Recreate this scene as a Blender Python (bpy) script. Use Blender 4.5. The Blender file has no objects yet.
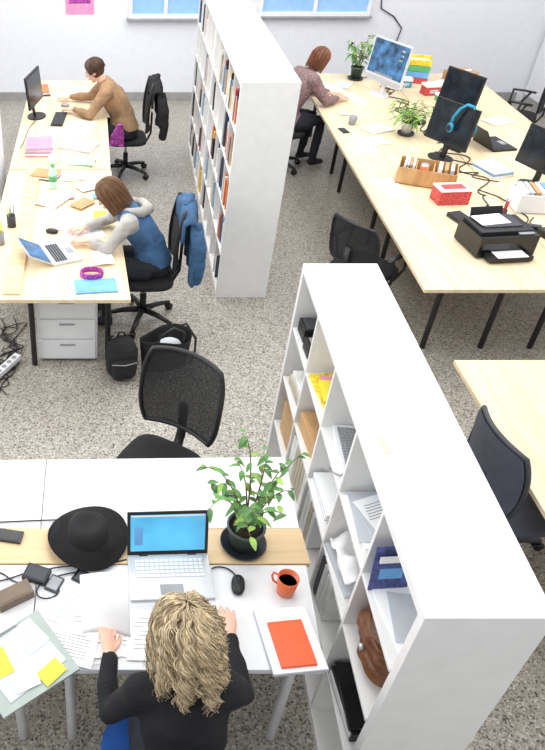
import bpy, math, random
from mathutils import Vector, Matrix, noise
R=random.Random(7)
sc=bpy.context.scene
rad=math.radians
# ------------------------------------------------------------ materials
def lin(c):
    o=[]
    for x in c:
        x=max(0,min(255,x))/255
        o.append(x/12.92 if x<=.04045 else ((x+.055)/1.055)**2.4)
    return tuple(o)+(1,)
def base(name):
    m=bpy.data.materials.new(name); m.use_nodes=True
    nt=m.node_tree; return m,nt,nt.nodes['Principled BSDF']
def M(name,c,rough=.5,metal=0,var=.06,scale=12,bump=0,bscale=150,emit=0):
    m,nt,b=base(name); N=nt.nodes; L=nt.links
    tc=N.new('ShaderNodeTexCoord'); n=N.new('ShaderNodeTexNoise'); n.inputs['Scale'].default_value=scale; n.inputs['Detail'].default_value=4
    r=N.new('ShaderNodeValToRGB'); r.color_ramp.elements[0].position=.3; r.color_ramp.elements[1].position=.7
    r.color_ramp.elements[0].color=lin([x*(1-var) for x in c]); r.color_ramp.elements[1].color=lin([x*(1+var) for x in c])
    L.new(tc.outputs['Object'],n.inputs['Vector']); L.new(n.outputs['Fac'],r.inputs['Fac']); L.new(r.outputs['Color'],b.inputs['Base Color'])
    b.inputs['Roughness'].default_value=rough; b.inputs['Metallic'].default_value=metal
    if emit:
        L.new(r.outputs['Color'],b.inputs['Emission Color']); b.inputs['Emission Strength'].default_value=emit
    if bump:
        n2=N.new('ShaderNodeTexNoise'); n2.inputs['Scale'].default_value=bscale
        bp=N.new('ShaderNodeBump'); bp.inputs['Strength'].default_value=bump; bp.inputs['Distance'].default_value=.01
        L.new(tc.outputs['Object'],n2.inputs['Vector']); L.new(n2.outputs['Fac'],bp.inputs['Height']); L.new(bp.outputs['Normal'],b.inputs['Normal'])
    return m
def woodm(name,c1,c2,sx=2,sy=30):
    m,nt,b=base(name); N=nt.nodes; L=nt.links
    tc=N.new('ShaderNodeTexCoord'); mp=N.new('ShaderNodeMapping'); mp.inputs['Scale'].default_value=(sy,sx,4)
    n=N.new('ShaderNodeTexNoise'); n.inputs['Scale'].default_value=1; n.inputs['Detail'].default_value=5; n.inputs['Distortion'].default_value=.6
    r=N.new('ShaderNodeValToRGB'); r.color_ramp.elements[0].position=.35; r.color_ramp.elements[1].position=.65
    r.color_ramp.elements[0].color=lin(c1); r.color_ramp.elements[1].color=lin(c2)
    L.new(tc.outputs['Object'],mp.inputs['Vector']); L.new(mp.outputs['Vector'],n.inputs['Vector']); L.new(n.outputs['Fac'],r.inputs['Fac']); L.new(r.outputs['Color'],b.inputs['Base Color'])
    b.inputs['Roughness'].default_value=.42
    return m
def terrazzo():
    m,nt,b=base('terrazzo'); N=nt.nodes; L=nt.links
    tc=N.new('ShaderNodeTexCoord')
    def vor(scale,stops):
        v=N.new('ShaderNodeTexVoronoi'); v.inputs['Scale'].default_value=scale
        L.new(tc.outputs['Object'],v.inputs['Vector'])
        s=N.new('ShaderNodeSeparateColor'); L.new(v.outputs['Color'],s.inputs['Color'])
        r=N.new('ShaderNodeValToRGB'); r.color_ramp.interpolation='CONSTANT'
        e=r.color_ramp.elements
        e[0].position=0; e[0].color=lin(stops[0][1]); e[1].position=stops[1][0]; e[1].color=lin(stops[1][1])
        for p,c in stops[2:]:
            q=e.new(p); q.color=lin(c)
        L.new(s.outputs['Red'],r.inputs['Fac']); return v,r
    v1,r1=vor(110,[(0,(82,77,72)),(.09,(126,120,110)),(.26,(157,151,140)),(.62,(170,164,153)),(.88,(194,190,180))])
    v2,r2=vor(50,[(0,(70,66,62)),(.15,(146,137,124)),(.5,(174,168,157)),(.8,(158,150,138))])
    mx=N.new('ShaderNodeMix'); mx.data_type='RGBA'
    th=N.new('ShaderNodeMath'); th.operation='LESS_THAN'; th.inputs[1].default_value=.32
    L.new(v2.outputs['Distance'],th.inputs[0]); 
    ml=N.new('ShaderNodeMath'); ml.operation='MULTIPLY'; ml.inputs[1].default_value=.6; L.new(th.outputs[0],ml.inputs[0])
    L.new(ml.outputs[0],mx.inputs['Factor']); L.new(r1.outputs['Color'],mx.inputs['A']); L.new(r2.outputs['Color'],mx.inputs['B'])
    L.new(mx.outputs['Result'],b.inputs['Base Color']); b.inputs['Roughness'].default_value=.36
    return m
def meshfab():
    m,nt,b=base('mesh_fabric'); N=nt.nodes; L=nt.links
    b.inputs['Base Color'].default_value=lin((26,26,28)); b.inputs['Roughness'].default_value=.8
    t=N.new('ShaderNodeBsdfTransparent'); mx=N.new('ShaderNodeMixShader')
    tc=N.new('ShaderNodeTexCoord'); ck=N.new('ShaderNodeTexVoronoi'); ck.inputs['Scale'].default_value=220
    L.new(tc.outputs['Object'],ck.inputs['Vector'])
    r=N.new('ShaderNodeMath'); r.operation='GREATER_THAN'; r.inputs[1].default_value=.3; L.new(ck.outputs['Distance'],r.inputs[0])
    a=N.new('ShaderNodeMath'); a.operation='MULTIPLY_ADD'; a.inputs[1].default_value=.25; a.inputs[2].default_value=.72; L.new(r.outputs[0],a.inputs[0])
    L.new(a.outputs[0],mx.inputs['Fac']); L.new(t.outputs[0],mx.inputs[1]); L.new(b.outputs[0],mx.inputs[2])
    L.new(mx.outputs[0],N['Material Output'].inputs['Surface'])
    return m
FLOOR=terrazzo(); MESHF=meshfab()
WALL=M('wall_paint',(226,227,233),.8,var=.01)
WHITE=M('white_laminate',(231,232,234),.4,var=.01)
SHELFW=M('shelf_white',(232,231,229),.45,var=.012)
PAPER=M('paper',(252,252,253),.7,var=.01)
PAPG=M('paper_grey',(200,204,210),.7,var=.02)
INK=M('printed_text',(140,143,150),.7,var=.05)
WOOD=woodm('pine_top',(222,200,160),(236,217,183),1.2,14)
WOODX=woodm('beam_wood',(218,186,140),(232,206,166),14,1.2)
BOXW=woodm('box_wood',(186,142,92),(206,164,112),4,20)
BLK=M('black_plastic',(26,26,28),.45)
BLK2=M('black_gloss',(16,16,18),.2)
BFAB=M('black_fabric',(30,29,31),.9,bump=.4)
DKG=M('dark_grey',(62,64,70),.6)
CHGREY=M('chair_grey',(78,82,96),.6)
GREY=M('mid_grey',(150,152,156),.5)
SILV=M('silver',(205,207,210),.3,.5,var=.02)
KEYW=M('keys_white',(235,236,238),.5,var=.01)
METAL=M('metal_leg',(225,226,228),.3,.3,var=.02)
BLUE=M('blue_fabric',(34,88,168),.85,bump=.3)
TEAL=M('teal_pad',(40,150,190),.7)
DENIM=M('blue_vest',(62,98,136),.85,bump=.4,var=.14)
JACKB=M('blue_jacket',(54,90,126),.8,bump=.4,var=.15)
KNITG=M('grey_knit',(176,172,166),.9,bump=.5,var=.1)
KNITB=M('brown_knit',(158,126,94),.95,bump=.6,var=.12)
COAT=M('boucle_coat',(138,112,112),.95,bump=1,var=.25,scale=60)
SWEAT=M('black_sweater',(22,22,25),.9,bump=.5)
TROUS=M('dark_trousers',(38,40,50),.9)
SHOE=M('shoe_leather',(35,28,26),.5)
SKIN=M('skin',(226,180,156),.5,var=.03)
LIP=M('lip',(186,104,98),.5)
EYEW=M('eye_white',(238,236,232),.3,var=.01)
IRIS=M('iris',(60,44,34),.2)
def hairset(n,c): return [M(n+str(i),[x*k for x in c],.45,var=.1,scale=25) for i,k in enumerate((1.0,.84,1.14,.7))]
BLOND=hairset('hair_blonde_',(206,184,148))
BLONDC=M('hair_blonde_base',(140,118,86),.7,var=.2,scale=30)
BRN=hairset('hair_brown_',(122,86,56))
BRNDL=hairset('hair_dkbrown_',(82,56,40))
BRND=M('hair_dark_brown',(78,52,36),.55,var=.2,scale=30)
AUB=hairset('hair_auburn_',(132,82,56))
LEAF=M('leaf',(76,122,58),.45,var=.3,scale=9)
LEAF2=M('leaf_light',(130,165,70),.5,var=.2)
STEM=M('stem',(120,96,66),.8)
SOIL=M('soil',(54,42,34),.95,bump=.8)
POTG=M('pot_green_grey',(66,84,76),.4)
POTD=M('pot_charcoal',(42,46,52),.4)
ORANGE=M('orange_mug',(222,110,66),.3,var=.03)
COFFEE=M('coffee',(70,36,18),.15)
ORNB=M('orange_cover',(240,98,52),.5,var=.03)
YEL=M('yellow_note',(250,232,70),.6,var=.03)
YELB=M('yellow_print',(246,196,50),.5,var=.2,scale=40)
PINK=M('pink',(232,150,190),.6)
PURP=M('purple_pattern',(150,60,140),.6,var=.4,scale=60)
RED=M('red_pattern',(205,70,70),.6,var=.4,scale=70)
CARD=M('cardboard',(190,150,106),.8)
LEATH=M('brown_leather',(112,70,42),.4,var=.2,bump=.3,bscale=60)
TAN=M('tan_case',(120,104,88),.6)
FOLD=M('folder_grey_green',(166,177,170),.6,var=.03)
NAVY=M('navy_print',(66,76,130),.5,var=.3,scale=50)
GREEN=M('green_plastic',(90,170,110),.4)
LBLUE=M('light_blue',(110,170,225),.5)
GLASSB=M('window_pane',(140,178,222),.1,emit=.25,var=.03)
WATER=M('bottle_plastic',(190,222,214),.15)
SCR=M('screen_blue',(84,172,214),.3,emit=.5,var=.1,scale=5)
SCRD=M('screen_desktop',(52,88,122),.25,emit=.25,var=.5,scale=9)
SCRK=M('screen_dark',(26,34,42),.15,emit=.06,var=.4,scale=8)
BASEB=M('baseboard_grey',(150,148,146),.6)
# ------------------------------------------------------------ mesh builder
class MB:
    def __init__(s): s.v=[];s.f=[];s.m=[];s.sm=[];s.mats=[];s.T=Matrix.Identity(4)
    def add(s,vs,fs,mat,smooth=False):
        if mat not in s.mats: s.mats.append(mat)
        i=s.mats.index(mat); o=len(s.v)
        s.v+=[s.T@Vector(p) for p in vs]
        for f in fs: s.f.append([o+k for k in f]); s.m.append(i); s.sm.append(smooth)
    def box(s,c,d,mat,rx=0,ry=0,rz=0):
        rm=Matrix.Rotation(rad(rz),3,'Z')@Matrix.Rotation(rad(ry),3,'Y')@Matrix.Rotation(rad(rx),3,'X')
        vs=[Vector(c)+rm@Vector((x*d[0]/2,y*d[1]/2,z*d[2]/2)) for x in(-1,1) for y in(-1,1) for z in(-1,1)]
        s.add(vs,[(0,1,3,2),(4,6,7,5),(0,4,5,1),(2,3,7,6),(0,2,6,4),(1,5,7,3)],mat)
    def prism(s,pts,z0,z1,mat):
        n=len(pts)
        vs=[(x,y,z0) for x,y in pts]+[(x,y,z1) for x,y in pts]
        fs=[tuple(range(n-1,-1,-1)),tuple(range(n,2*n))]+[(i,(i+1)%n,n+(i+1)%n,n+i) for i in range(n)]
        s.add(vs,fs,mat)
    def tube(s,pts,r,mat,n=10,side=None,closed=False):
        P=[Vector(p) for p in pts]; k=len(P)
        rr=[(r if isinstance(r,(int,float)) else r[i]) for i in range(k)]
        rr=[(q,q) if isinstance(q,(int,float)) else q for q in rr]
        prev=Vector(side) if side else None; vs=[]
        for i in range(k):
            if closed: t=P[(i+1)%k]-P[i-1]
            else: t=P[min(i+1,k-1)]-P[max(i-1,0)]
            if t.length<1e-9: t=Vector((0,0,1))
            t.normalize()
            if prev is None: prev=t.orthogonal()
            a=prev-t*prev.dot(t)
            if a.length<1e-6: a=t.orthogonal()
            a.normalize(); b=t.cross(a); prev=Vector(side) if side else a
            for j in range(n):
                q=2*math.pi*j/n; vs.append(P[i]+a*(math.cos(q)*rr[i][0])+b*(math.sin(q)*rr[i][1]))
        fs=[]
        for i in range(k if closed else k-1):
            i2=(i+1)%k
            for j in range(n): fs.append((i*n+j,i*n+(j+1)%n,i2*n+(j+1)%n,i2*n+j))
        if not closed:
            fs.append(tuple(range(n-1,-1,-1))); fs.append(tuple((k-1)*n+j for j in range(n)))
        s.add(vs,fs,mat,True)
    def cyl(s,a,b,r,mat,n=16,r2=None): s.tube([a,b],[r,r if r2 is None else r2],mat,n)
    def lathe(s,prof,mat,c=(0,0,0),n=28,wob=None):
        vs=[];fs=[];k=len(prof)
        for (r,z) in prof:
            for j in range(n):
                q=2*math.pi*j/n; dz=wob(r,q) if wob else 0
                vs.append((c[0]+r*math.cos(q),c[1]+r*math.sin(q),c[2]+z+dz))
        for i in range(k-1):
            for j in range(n): fs.append((i*n+j,i*n+(j+1)%n,(i+1)*n+(j+1)%n,(i+1)*n+j))
        fs.append(tuple(range(n-1,-1,-1))); fs.append(tuple((k-1)*n+j for j in range(n)))
        s.add(vs,fs,mat,True)
    def ell(s,c,r,mat,n=18,e=1,rot=None):
        vs=[];fs=[];h=n//2
        def pw(x): return math.copysign(abs(x)**e,x)
        rm=Matrix.Rotation(0,3,'Z') if rot is None else (Matrix.Rotation(rad(rot[2]),3,'Z')@Matrix.Rotation(rad(rot[1]),3,'Y')@Matrix.Rotation(rad(rot[0]),3,'X'))
        for i in range(h+1):
            t=math.pi*(i/h); t=min(max(t,.02),math.pi-.02)
            for j in range(n):
                q=2*math.pi*j/n
                vs.append(Vector(c)+rm@Vector((r[0]*pw(math.sin(t))*pw(math.cos(q)),r[1]*pw(math.sin(t))*pw(math.sin(q)),r[2]*pw(math.cos(t)))))
        for i in range(h):
            for j in range(n): fs.append((i*n+j,(i+1)*n+j,(i+1)*n+(j+1)%n,i*n+(j+1)%n))
        fs.append(tuple(range(n))); fs.append(tuple(h*n+j for j in range(n-1,-1,-1)))
        s.add(vs,fs,mat,True)
    def grid(s,fn,nu,nv,mat):
        vs=[fn(i/nu,j/nv) for i in range(nu+1) for j in range(nv+1)]
        fs=[(i*(nv+1)+j,(i+1)*(nv+1)+j,(i+1)*(nv+1)+j+1,i*(nv+1)+j+1) for i in range(nu) for j in range(nv)]
        s.add(vs,fs,mat,True)
    def obj(s,name,loc=(0,0,0),rz=0,parent=None,bevel=0,solid=0,sub=0):
        me=bpy.data.meshes.new(name); me.from_pydata([tuple(v) for v in s.v],[],s.f); 
        for m in s.mats: me.materials.append(m)
        me.polygons.foreach_set('material_index',s.m); me.polygons.foreach_set('use_smooth',s.sm); me.update()
        o=bpy.data.objects.new(name,me); sc.collection.objects.link(o); o.location=loc; o.rotation_euler=(0,0,rad(rz))
        if parent: o.parent=parent
        if solid:
            q=o.modifiers.new('t','SOLIDIFY'); q.thickness=solid; q.offset=0
        if bevel:
            q=o.modifiers.new('b','BEVEL'); q.width=bevel; q.segments=2; q.limit_method='ANGLE'; q.angle_limit=rad(40)
        if sub:
            q=o.modifiers.new('s','SUBSURF'); q.levels=sub; q.render_levels=sub
        return o
def bake(o,voxel,smooth=4,amp=0,freq=12,segs=None):
    mats=list(o.data.materials)
    q=o.modifiers.new('r','REMESH'); q.mode='VOXEL'; q.voxel_size=voxel; q.use_smooth_shade=True
    if smooth:
        q=o.modifiers.new('s','SMOOTH'); q.iterations=smooth; q.factor=.5
    bpy.context.view_layer.update()
    dg=bpy.context.evaluated_depsgraph_get(); me=bpy.data.meshes.new_from_object(o.evaluated_get(dg)); o.modifiers.clear(); o.data=me
    if amp:
        ns=[v.normal.copy() for v in me.vertices]
        for v,n in zip(me.vertices,ns):
            p=v.co*freq; v.co=v.co+n*amp*(noise.noise(p)+.5*noise.noise(Vector((p.x*.6,p.y*.6,p.z*3))))
    me.materials.clear()
    if segs:
        ml=[]
        for sg in segs:
            if sg[3] not in ml: ml.append(sg[3])
        for m in ml: me.materials.append(m)
        S=[(Vector(a),Vector(b),r,ml.index(m)) for a,b,r,m in segs]
        for p in me.polygons:
            c=p.center; best=9; bi=0
            for a,b,r,i in S:
                ab=b-a; t=max(0,min(1,(c-a).dot(ab)/max(ab.length_squared,1e-9))); d=(c-a-ab*t).length-r
                if d<best: best=d;bi=i
            p.material_index=bi
    else:
        for m in mats[:1]: me.materials.append(m)
    for p in me.polygons: p.use_smooth=True
    me.update()
    return o
def empty(name,loc,rz=0):
    e=bpy.data.objects.new(name,None); sc.collection.objects.link(e); e.location=loc; e.rotation_euler=(0,0,rad(rz)); e.empty_display_size=.1; return e
# ------------------------------------------------------------ room
b=MB(); b.box((1,4.5,-.05),(16,13,.1),FLOOR); b.obj('floor')
b=MB(); b.box((1,10.96,1.9),(16,.12,3.8),WALL); b.obj('wall_back')
b=MB(); b.box((6.35,4.4,1.9),(.12,12.9,3.8),WALL); b.obj('wall_right')
b=MB(); b.box((1,10.885,.06),(10.4,.02,.12),BASEB); b.obj('baseboard_back')
b=MB(); b.box((6.275,4.4,.06),(.02,12.8,.12),BASEB); b.obj('baseboard_right')
def window(x0,x1,z0,i):
    b=MB(); z1=z0+1.3; y=10.87; t=.05
    b.box(((x0+x1)/2,y,z0+t/2),(x1-x0,.06,t),WHITE); b.box(((x0+x1)/2,y,z1-t/2),(x1-x0,.06,t),WHITE)
    for x in (x0+t/2,(x0+x1)/2,x1-t/2): b.box((x,y,(z0+z1)/2),(t,.06,z1-z0-2*t),WHITE)
    b.box(((x0+x1)/2,y+.015,(z0+z1)/2),(x1-x0-.02,.01,z1-z0-.02),GLASSB)
    b.box(((x0+x1)/2,y-.02,z0-.01),(x1-x0+.06,.09,.02),GREY)
    b.obj('window_%d'%i,bevel=.004)
window(.4,1.42,1.13,1); window(2.2,3.75,1.16,2)
b=MB(); b.box((-1.17,6.55,1.9),(.46,.46,3.8),WALL); b.obj('pillar',bevel=.005)
b=MB(); b.box((-.28,10.898,1.42),(.4,.004,.5),PINK); b.box((-.28,10.895,1.45),(.3,.004,.28),PURP); b.obj('poster')
b=MB(); b.tube([(3.85,10.88,2.3),(3.82,10.88,1.7),(3.9,10.88,1.25),(4.1,10.88,1.15),(4.25,10.88,1.0),(4.2,10.88,.7),(4.0,10.88,.3)],.009,DKG,6); b.obj('wall_cable')
# ------------------------------------------------------------ desks
def desk(name,quad,topm,legs,legm,z=.745,th=.03,r=.022):
    b=MB(); b.prism(quad,z-th,z,topm)
    for x,y in legs: b.cyl((x,y,0),(x,y,z-th),r,legm,14)
    cx=sum(p[0] for p in quad)/4; cy=sum(p[1] for p in quad)/4
    b.v=[v-Vector((cx,cy,0)) for v in b.v]
    return b.obj(name,(cx,cy,0),bevel=.003)
g=.003
desk('white_desk',[(-.28+g,1.475),(.892,1.475),(.93,1.975),(-.28+g,1.975)],WHITE,[(-.13,1.56),(.80,1.56),(-.2,1.9),(.84,1.9)],METAL)
desk('white_desk',[(-1.6,1.475),(-.28-g,1.475),(-.28-g,1.975),(-1.6,1.975)],WHITE,[(-.36,1.56),(-1.5,1.56),(-.36,1.9),(-1.5,1.9)],METAL)
desk('white_desk',[(-.28+g,2.185),(.945,2.185),(.975,2.66),(-.28+g,2.64)],WHITE,[(-.2,2.55),(.87,2.55),(-.2,2.25),(.87,2.25)],METAL)
desk('white_desk',[(-1.6,2.185),(-.28-g,2.185),(-.28-g,2.64),(-1.6,2.62)],WHITE,[(-.36,2.55),(-1.5,2.55),(-1.5,2.25)],METAL)
b=MB(); b.box((-.325,2.08,.735),(2.55,.2,.03),WOODX); 
for x in(-1.4,.7): b.box((x,2.08,.36),(.05,.1,.72),METAL)
b.obj('cable_tray_shelf',bevel=.003)
desk('wooden_desk',[(-.86,4.19),(.215,4.19),(.105,6.46),(-.86,6.46)],WOOD,[(-.51,4.42),(.06,4.5),(.02,6.2),(-.78,6.2)],BLK)
desk('wooden_desk',[(-.86,6.48),(.10,6.48),(.06,9.3),(-.86,9.3)],WOOD,[(-.78,6.7),(.0,6.7),(.0,9.1),(-.78,9.1)],BLK)
b=MB(); b.box((-.62,5.35,.752),(.12,2.2,.012),WOODX); b.obj('desk_divider_strip')
b=MB(); b.box((-.25,4.68,.31),(.46,.42,.58),WHITE)
for i in range(3): b.box((-.25,4.462,.12+i*.19),(.43,.02,.175),WHITE); b.box((-.25,4.448,.17+i*.19),(.12,.012,.012),GREY)
b.box((-.25,4.68,.01),(.4,.36,.02),GREY); b.obj('drawer_unit',bevel=.004)
def xl(y): return 2.305+(y-4.32)*.046
ys=[4.32,6.08,7.84,9.6]
for i in range(3):
    y0,y1=ys[i]+.004,ys[i+1]-.004
    xm0=xl(y0)+1.12; xm1=xl(y1)+1.12
    lg=[(xl(y0)+.3,y0+.32),(xm0-.35,y0+.32),(xl(y1)+.25,y1-.2),(xm1-.3,y1-.2)]
    desk('wooden_desk',[(xl(y0),y0),(xm0-.004,y0),(xm1-.004,y1),(xl(y1),y1)],WOOD,lg,BLK)
    desk('wooden_desk',[(xm0+.004,y0),(xm0+1.12,y0),(xm1+1.12,y1),(xm1+.004,y1)],WOOD,[(xm0+.0+.05,y0+.32),(xm0+.95,y0+.32),(xm1+.2,y1-.2),(xm1+.95,y1-.2)],BLK)
desk('wooden_desk',[(2.14,1.7),(3.7,1.7),(3.75,3.5),(2.19,3.5)],WOOD,[(2.34,3.25),(3.5,3.25),(2.34,1.9),(3.5,1.9)],BLK)
# ------------------------------------------------------------ shelves
def shelfmat(x,y,slope): return Matrix(((1,slope,0,x),(0,1,0,y),(0,0,1,0),(0,0,0,1)))
def bookshelf(T,D,L,H,cols,rows,name='cube_bookshelf'):
    b=MB(); b.T=T; t=.04; ti=.018
    b.box((D/2,L/2,H-t/2),(D,L,t),SHELFW); b.box((D/2,L/2,t/2),(D,L,t),SHELFW)
    b.box((D/2,t/2,H/2),(D,t,H-2*t),SHELFW); b.box((D/2,L-t/2,H/2),(D,t,H-2*t),SHELFW)
    cw=(L-2*t)/cols; ch=(H-2*t)/rows
    for i in range(1,cols): b.box((D/2,t+cw*i,H/2),(D-.004,ti,H-2*t),SHELFW)
    for j in range(1,rows):
        for i in range(cols): b.box((D/2,t+cw*(i+.5),t+ch*j),(D-.006,cw-ti,ti),SHELFW)
    b.obj(name,bevel=.0015); return cw,ch
T1=shelfmat(1.035,5.40,.03); cwA,chA=bookshelf(T1,.44,1.85,1.85,5,5)
T1b=shelfmat(1.035+.03*1.86,7.26,.03); bookshelf(T1b,.44,1.85,1.85,5,5)
T2=shelfmat(.986,1.228,.052); cwB,chB=bookshelf(T2,.4,2.154,1.49,5,4)
bc=[M('book_%d'%i,c,.55,var=.08) for i,c in enumerate([(235,235,230),(60,70,90),(170,50,50),(230,190,80),(90,140,90),(210,120,70),(30,30,34),(130,170,200),(70,72,80),(190,180,160),(120,60,110),(44,46,52)])]
def fillbooks(T,cw,ch,cols,rows,dens,name='books'):
    b=MB(); b.T=T; pal=[bc[i] for i in(0,0,9,1,6,8,2,3,7,11,0,5)]
    for i in range(cols):
        for j in range(rows):
            if R.random()>dens: continue
            y0=.04+cw*i+.014; y=.04+cw*(i+1)-.014; z=.04+ch*j+(.0105 if j else .0008)
            stop=y-(y-y0)*R.uniform(.25,.85)
            while True:
                w=R.uniform(.014,.05)
                if y-w<stop: break
                h=R.uniform(.17,.29); d=R.uniform(.18,.26)
                b.box((.006+R.uniform(0,.03)+d/2,y-w/2,z+h/2),(d,w*.94,h),R.choice(pal)); y-=w
            if y-y0>.14 and R.random()<.5:
                for q in range(R.randint(1,4)): b.box((.14,(y+y0)/2,z+.012+q*.025),(.22,min(.2,y-y0-.01),.023),R.choice(pal))
    b.obj(name)
fillbooks(T1,cwA,chA,5,5,.6); fillbooks(T1b,cwA,chA,5,5,.5)
def cell(c,r,x=.2,dy=0):
    z=.04+chB*(3-r)+(.0105 if r<3 else .001); y=.04+cwB*(4-c+.5)+dy
    return T2@Vector((x,y,z))
def keyboard(name,loc,rz,m=KEYW,body=KEYW,w=.43,d=.13,parent=None):
    b=MB(); b.box((0,0,.007),(w,d,.014),body)
    for r in range(5):
        for k in range(15): b.box((-w/2+.02+(w-.04)*(k+.5)/15,-d/2+.015+(d-.03)*(r+.5)/5,.017),((w-.04)/15*.82,(d-.03)/5*.8,.007),m)
    return b.obj(name,loc,rz,parent,bevel=.001)
p=cell(2,0,.11,.03); k_=keyboard('keyboard',p,84,m=GREY,w=.32)
b=MB(); b.tube([(-.15,.05,.01),(-.17,.08,.006),(-.16,.09,.004),(-.12,.14,-.005),(-.05,.145,-.08),(.0,.14,-.15)],.003,GREY,6); b.obj('keyboard_cord',parent=k_)
p=cell(1,0,.13,.03)
b=MB(); b.box((0,0,.008),(.21,.28,.016),YELB,rz=4); b.box((.0,.0,.02),(.15,.2,.006),PINK,rz=-8); b.box((-.02,-.02,.026),(.14,.17,.004),YEL,rz=-5); b.obj('magazines',p)
p=cell(0,0,.14,.02)
b=MB(); b.box((0,.09,.04),(.22,.13,.08),BLK); b.box((0,.09,.082),(.19,.11,.006),DKG); b.box((-.03,-.07,.035),(.18,.11,.07),BLK); b.box((-.03,-.07,.072),(.14,.08,.004),GREY); b.obj('hard_drives',p,bevel=.004)
p=cell(3,0,.125,.035)
b=MB(); b.box((0,0,.004),(.21,.28,.008),PAPER,rz=4); b.box((-.005,.01,.011),(.19,.27,.004),PAPG,rz=-5); b.box((.0,-.05,.016),(.12,.16,.006),PAPG,rz=8); b.box((.0,.03,.021),(.12,.16,.004),PAPER,rz=20)
for q in range(6): b.box((0,.0+q*.015,.0235),(.09,.003,.0006),INK,rz=20)
b.cyl((.06,.12,.008),(.06,.12,.07),.03,LBLUE); b.obj('stack_of_papers',p)
p=cell(4,0,.13,.04)
b=MB(); b.box((-.05,.1,.105),(.15,.005,.21),NAVY,rx=-10,rz=4); b.box((-.05,.0955,.16),(.12,.004,.03),PAPER,rx=-10,rz=4); b.box((-.05,.0935,.08),(.09,.004,.05),LBLUE,rx=-10,rz=4)
b.box((0,-.04,.003),(.2,.28,.006),PAPER,rz=4); b.box((0,-.05,.0075),(.15,.21,.003),PAPG,rz=-9); b.box((.03,.13,.1),(.14,.02,.2),PAPER); b.obj('leaflets',p)
p=cell(3,1,.12,.05)
b=MB()
b.grid(lambda u,v:((u-.5)*.2,(v-.5)*.25,.07+.06*noise.noise(Vector((u*4,v*4,1)))+.03*math.sin(u*7)),12,12,PAPER); b.box((0,0,.01),(.2,.28,.02),PAPG,rz=3); b.obj('crumpled_paper',p,solid=.003)
p=cell(0,2,.12); b=MB(); b.box((0,0,.11),(.18,.24,.22),BOXW); b.box((0,0,.222),(.16,.22,.004),CARD); b.obj('storage_box',p,bevel=.003)
p=cell(0,1,.13); b=MB(); b.box((0,0,.03),(.2,.28,.06),bc[9]); b.box((0,0,.08),(.18,.24,.04),bc[0]); b.obj('storage_box',p,bevel=.003)
p=cell(1,1,.13,.03); b=MB(); b.box((0,0,.05),(.2,.3,.1),BOXW,rz=2); b.box((0,0,.102),(.17,.26,.006),CARD,rz=2); b.obj('wooden_tray',p,bevel=.003)
p=cell(2,1,.12,.04); b=MB(); 
for i in range(5): b.box((0,0,.006+i*.011),(.19,.28,.01),[PAPER,PAPG][i%2],rz=R.uniform(-4,4))
b.obj('stack_of_papers',p)
p=cell(4,2,.13,.03); b=MB(); b.box((0,0,.03),(.22,.3,.06),BLK,rz=2); b.box((0,0,.03),(.225,.28,.04),PAPER,rz=2); b.box((-.01,0,.075),(.2,.29,.025),BLK2,rz=-3); b.obj('ring_binders',p,bevel=.002)
for (cc,rr_) in((1,2),(2,2),(3,2)):
    p=cell(cc,rr_,.14); b=MB(); 
    for i in range(R.randint(4,7)): b.box((0,.17-i*.045,.14),(.23,.04,R.choice([.26,.28,.24])),[bc[0],bc[8],WHITE,bc[9],WHITE][R.randint(0,4)])
    b.obj('ring_binders',p,bevel=.002)
p=cell(4,1,.135,.035); b=MB()
b.ell((0,0,.11),(.115,.15,.11),LEATH,20,.8); b.ell((-.02,.02,.17),(.09,.12,.06),LEATH); b.ell((-.06,-.02,.08),(.055,.12,.07),LEATH)
o=b.obj('leather_handbag',p); bake(o,.008,3,.025,14)
b=MB(); b.tube([(-.03,.11,.19),(-.08,.1,.22),(-.1,0,.18),(-.1,-.09,.21),(-.03,-.11,.19)],.009,LEATH); b.tube([(.03,.11,.19),(.0,.08,.25),(0,0,.28),(.0,-.08,.25),(.03,-.11,.19)],.009,LEATH); b.cyl((-.11,.0,.1),(-.125,0,.1),.014,SILV); b.obj('handles',parent=o)
b=MB(); b.box((0,0,.0012),(.03,.09,.0022),woodm('tape_tan',(218,196,166),(224,204,176)),rz=5); b.obj('tape_strip',T2@Vector((.07,.75,1.4905)))
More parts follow.
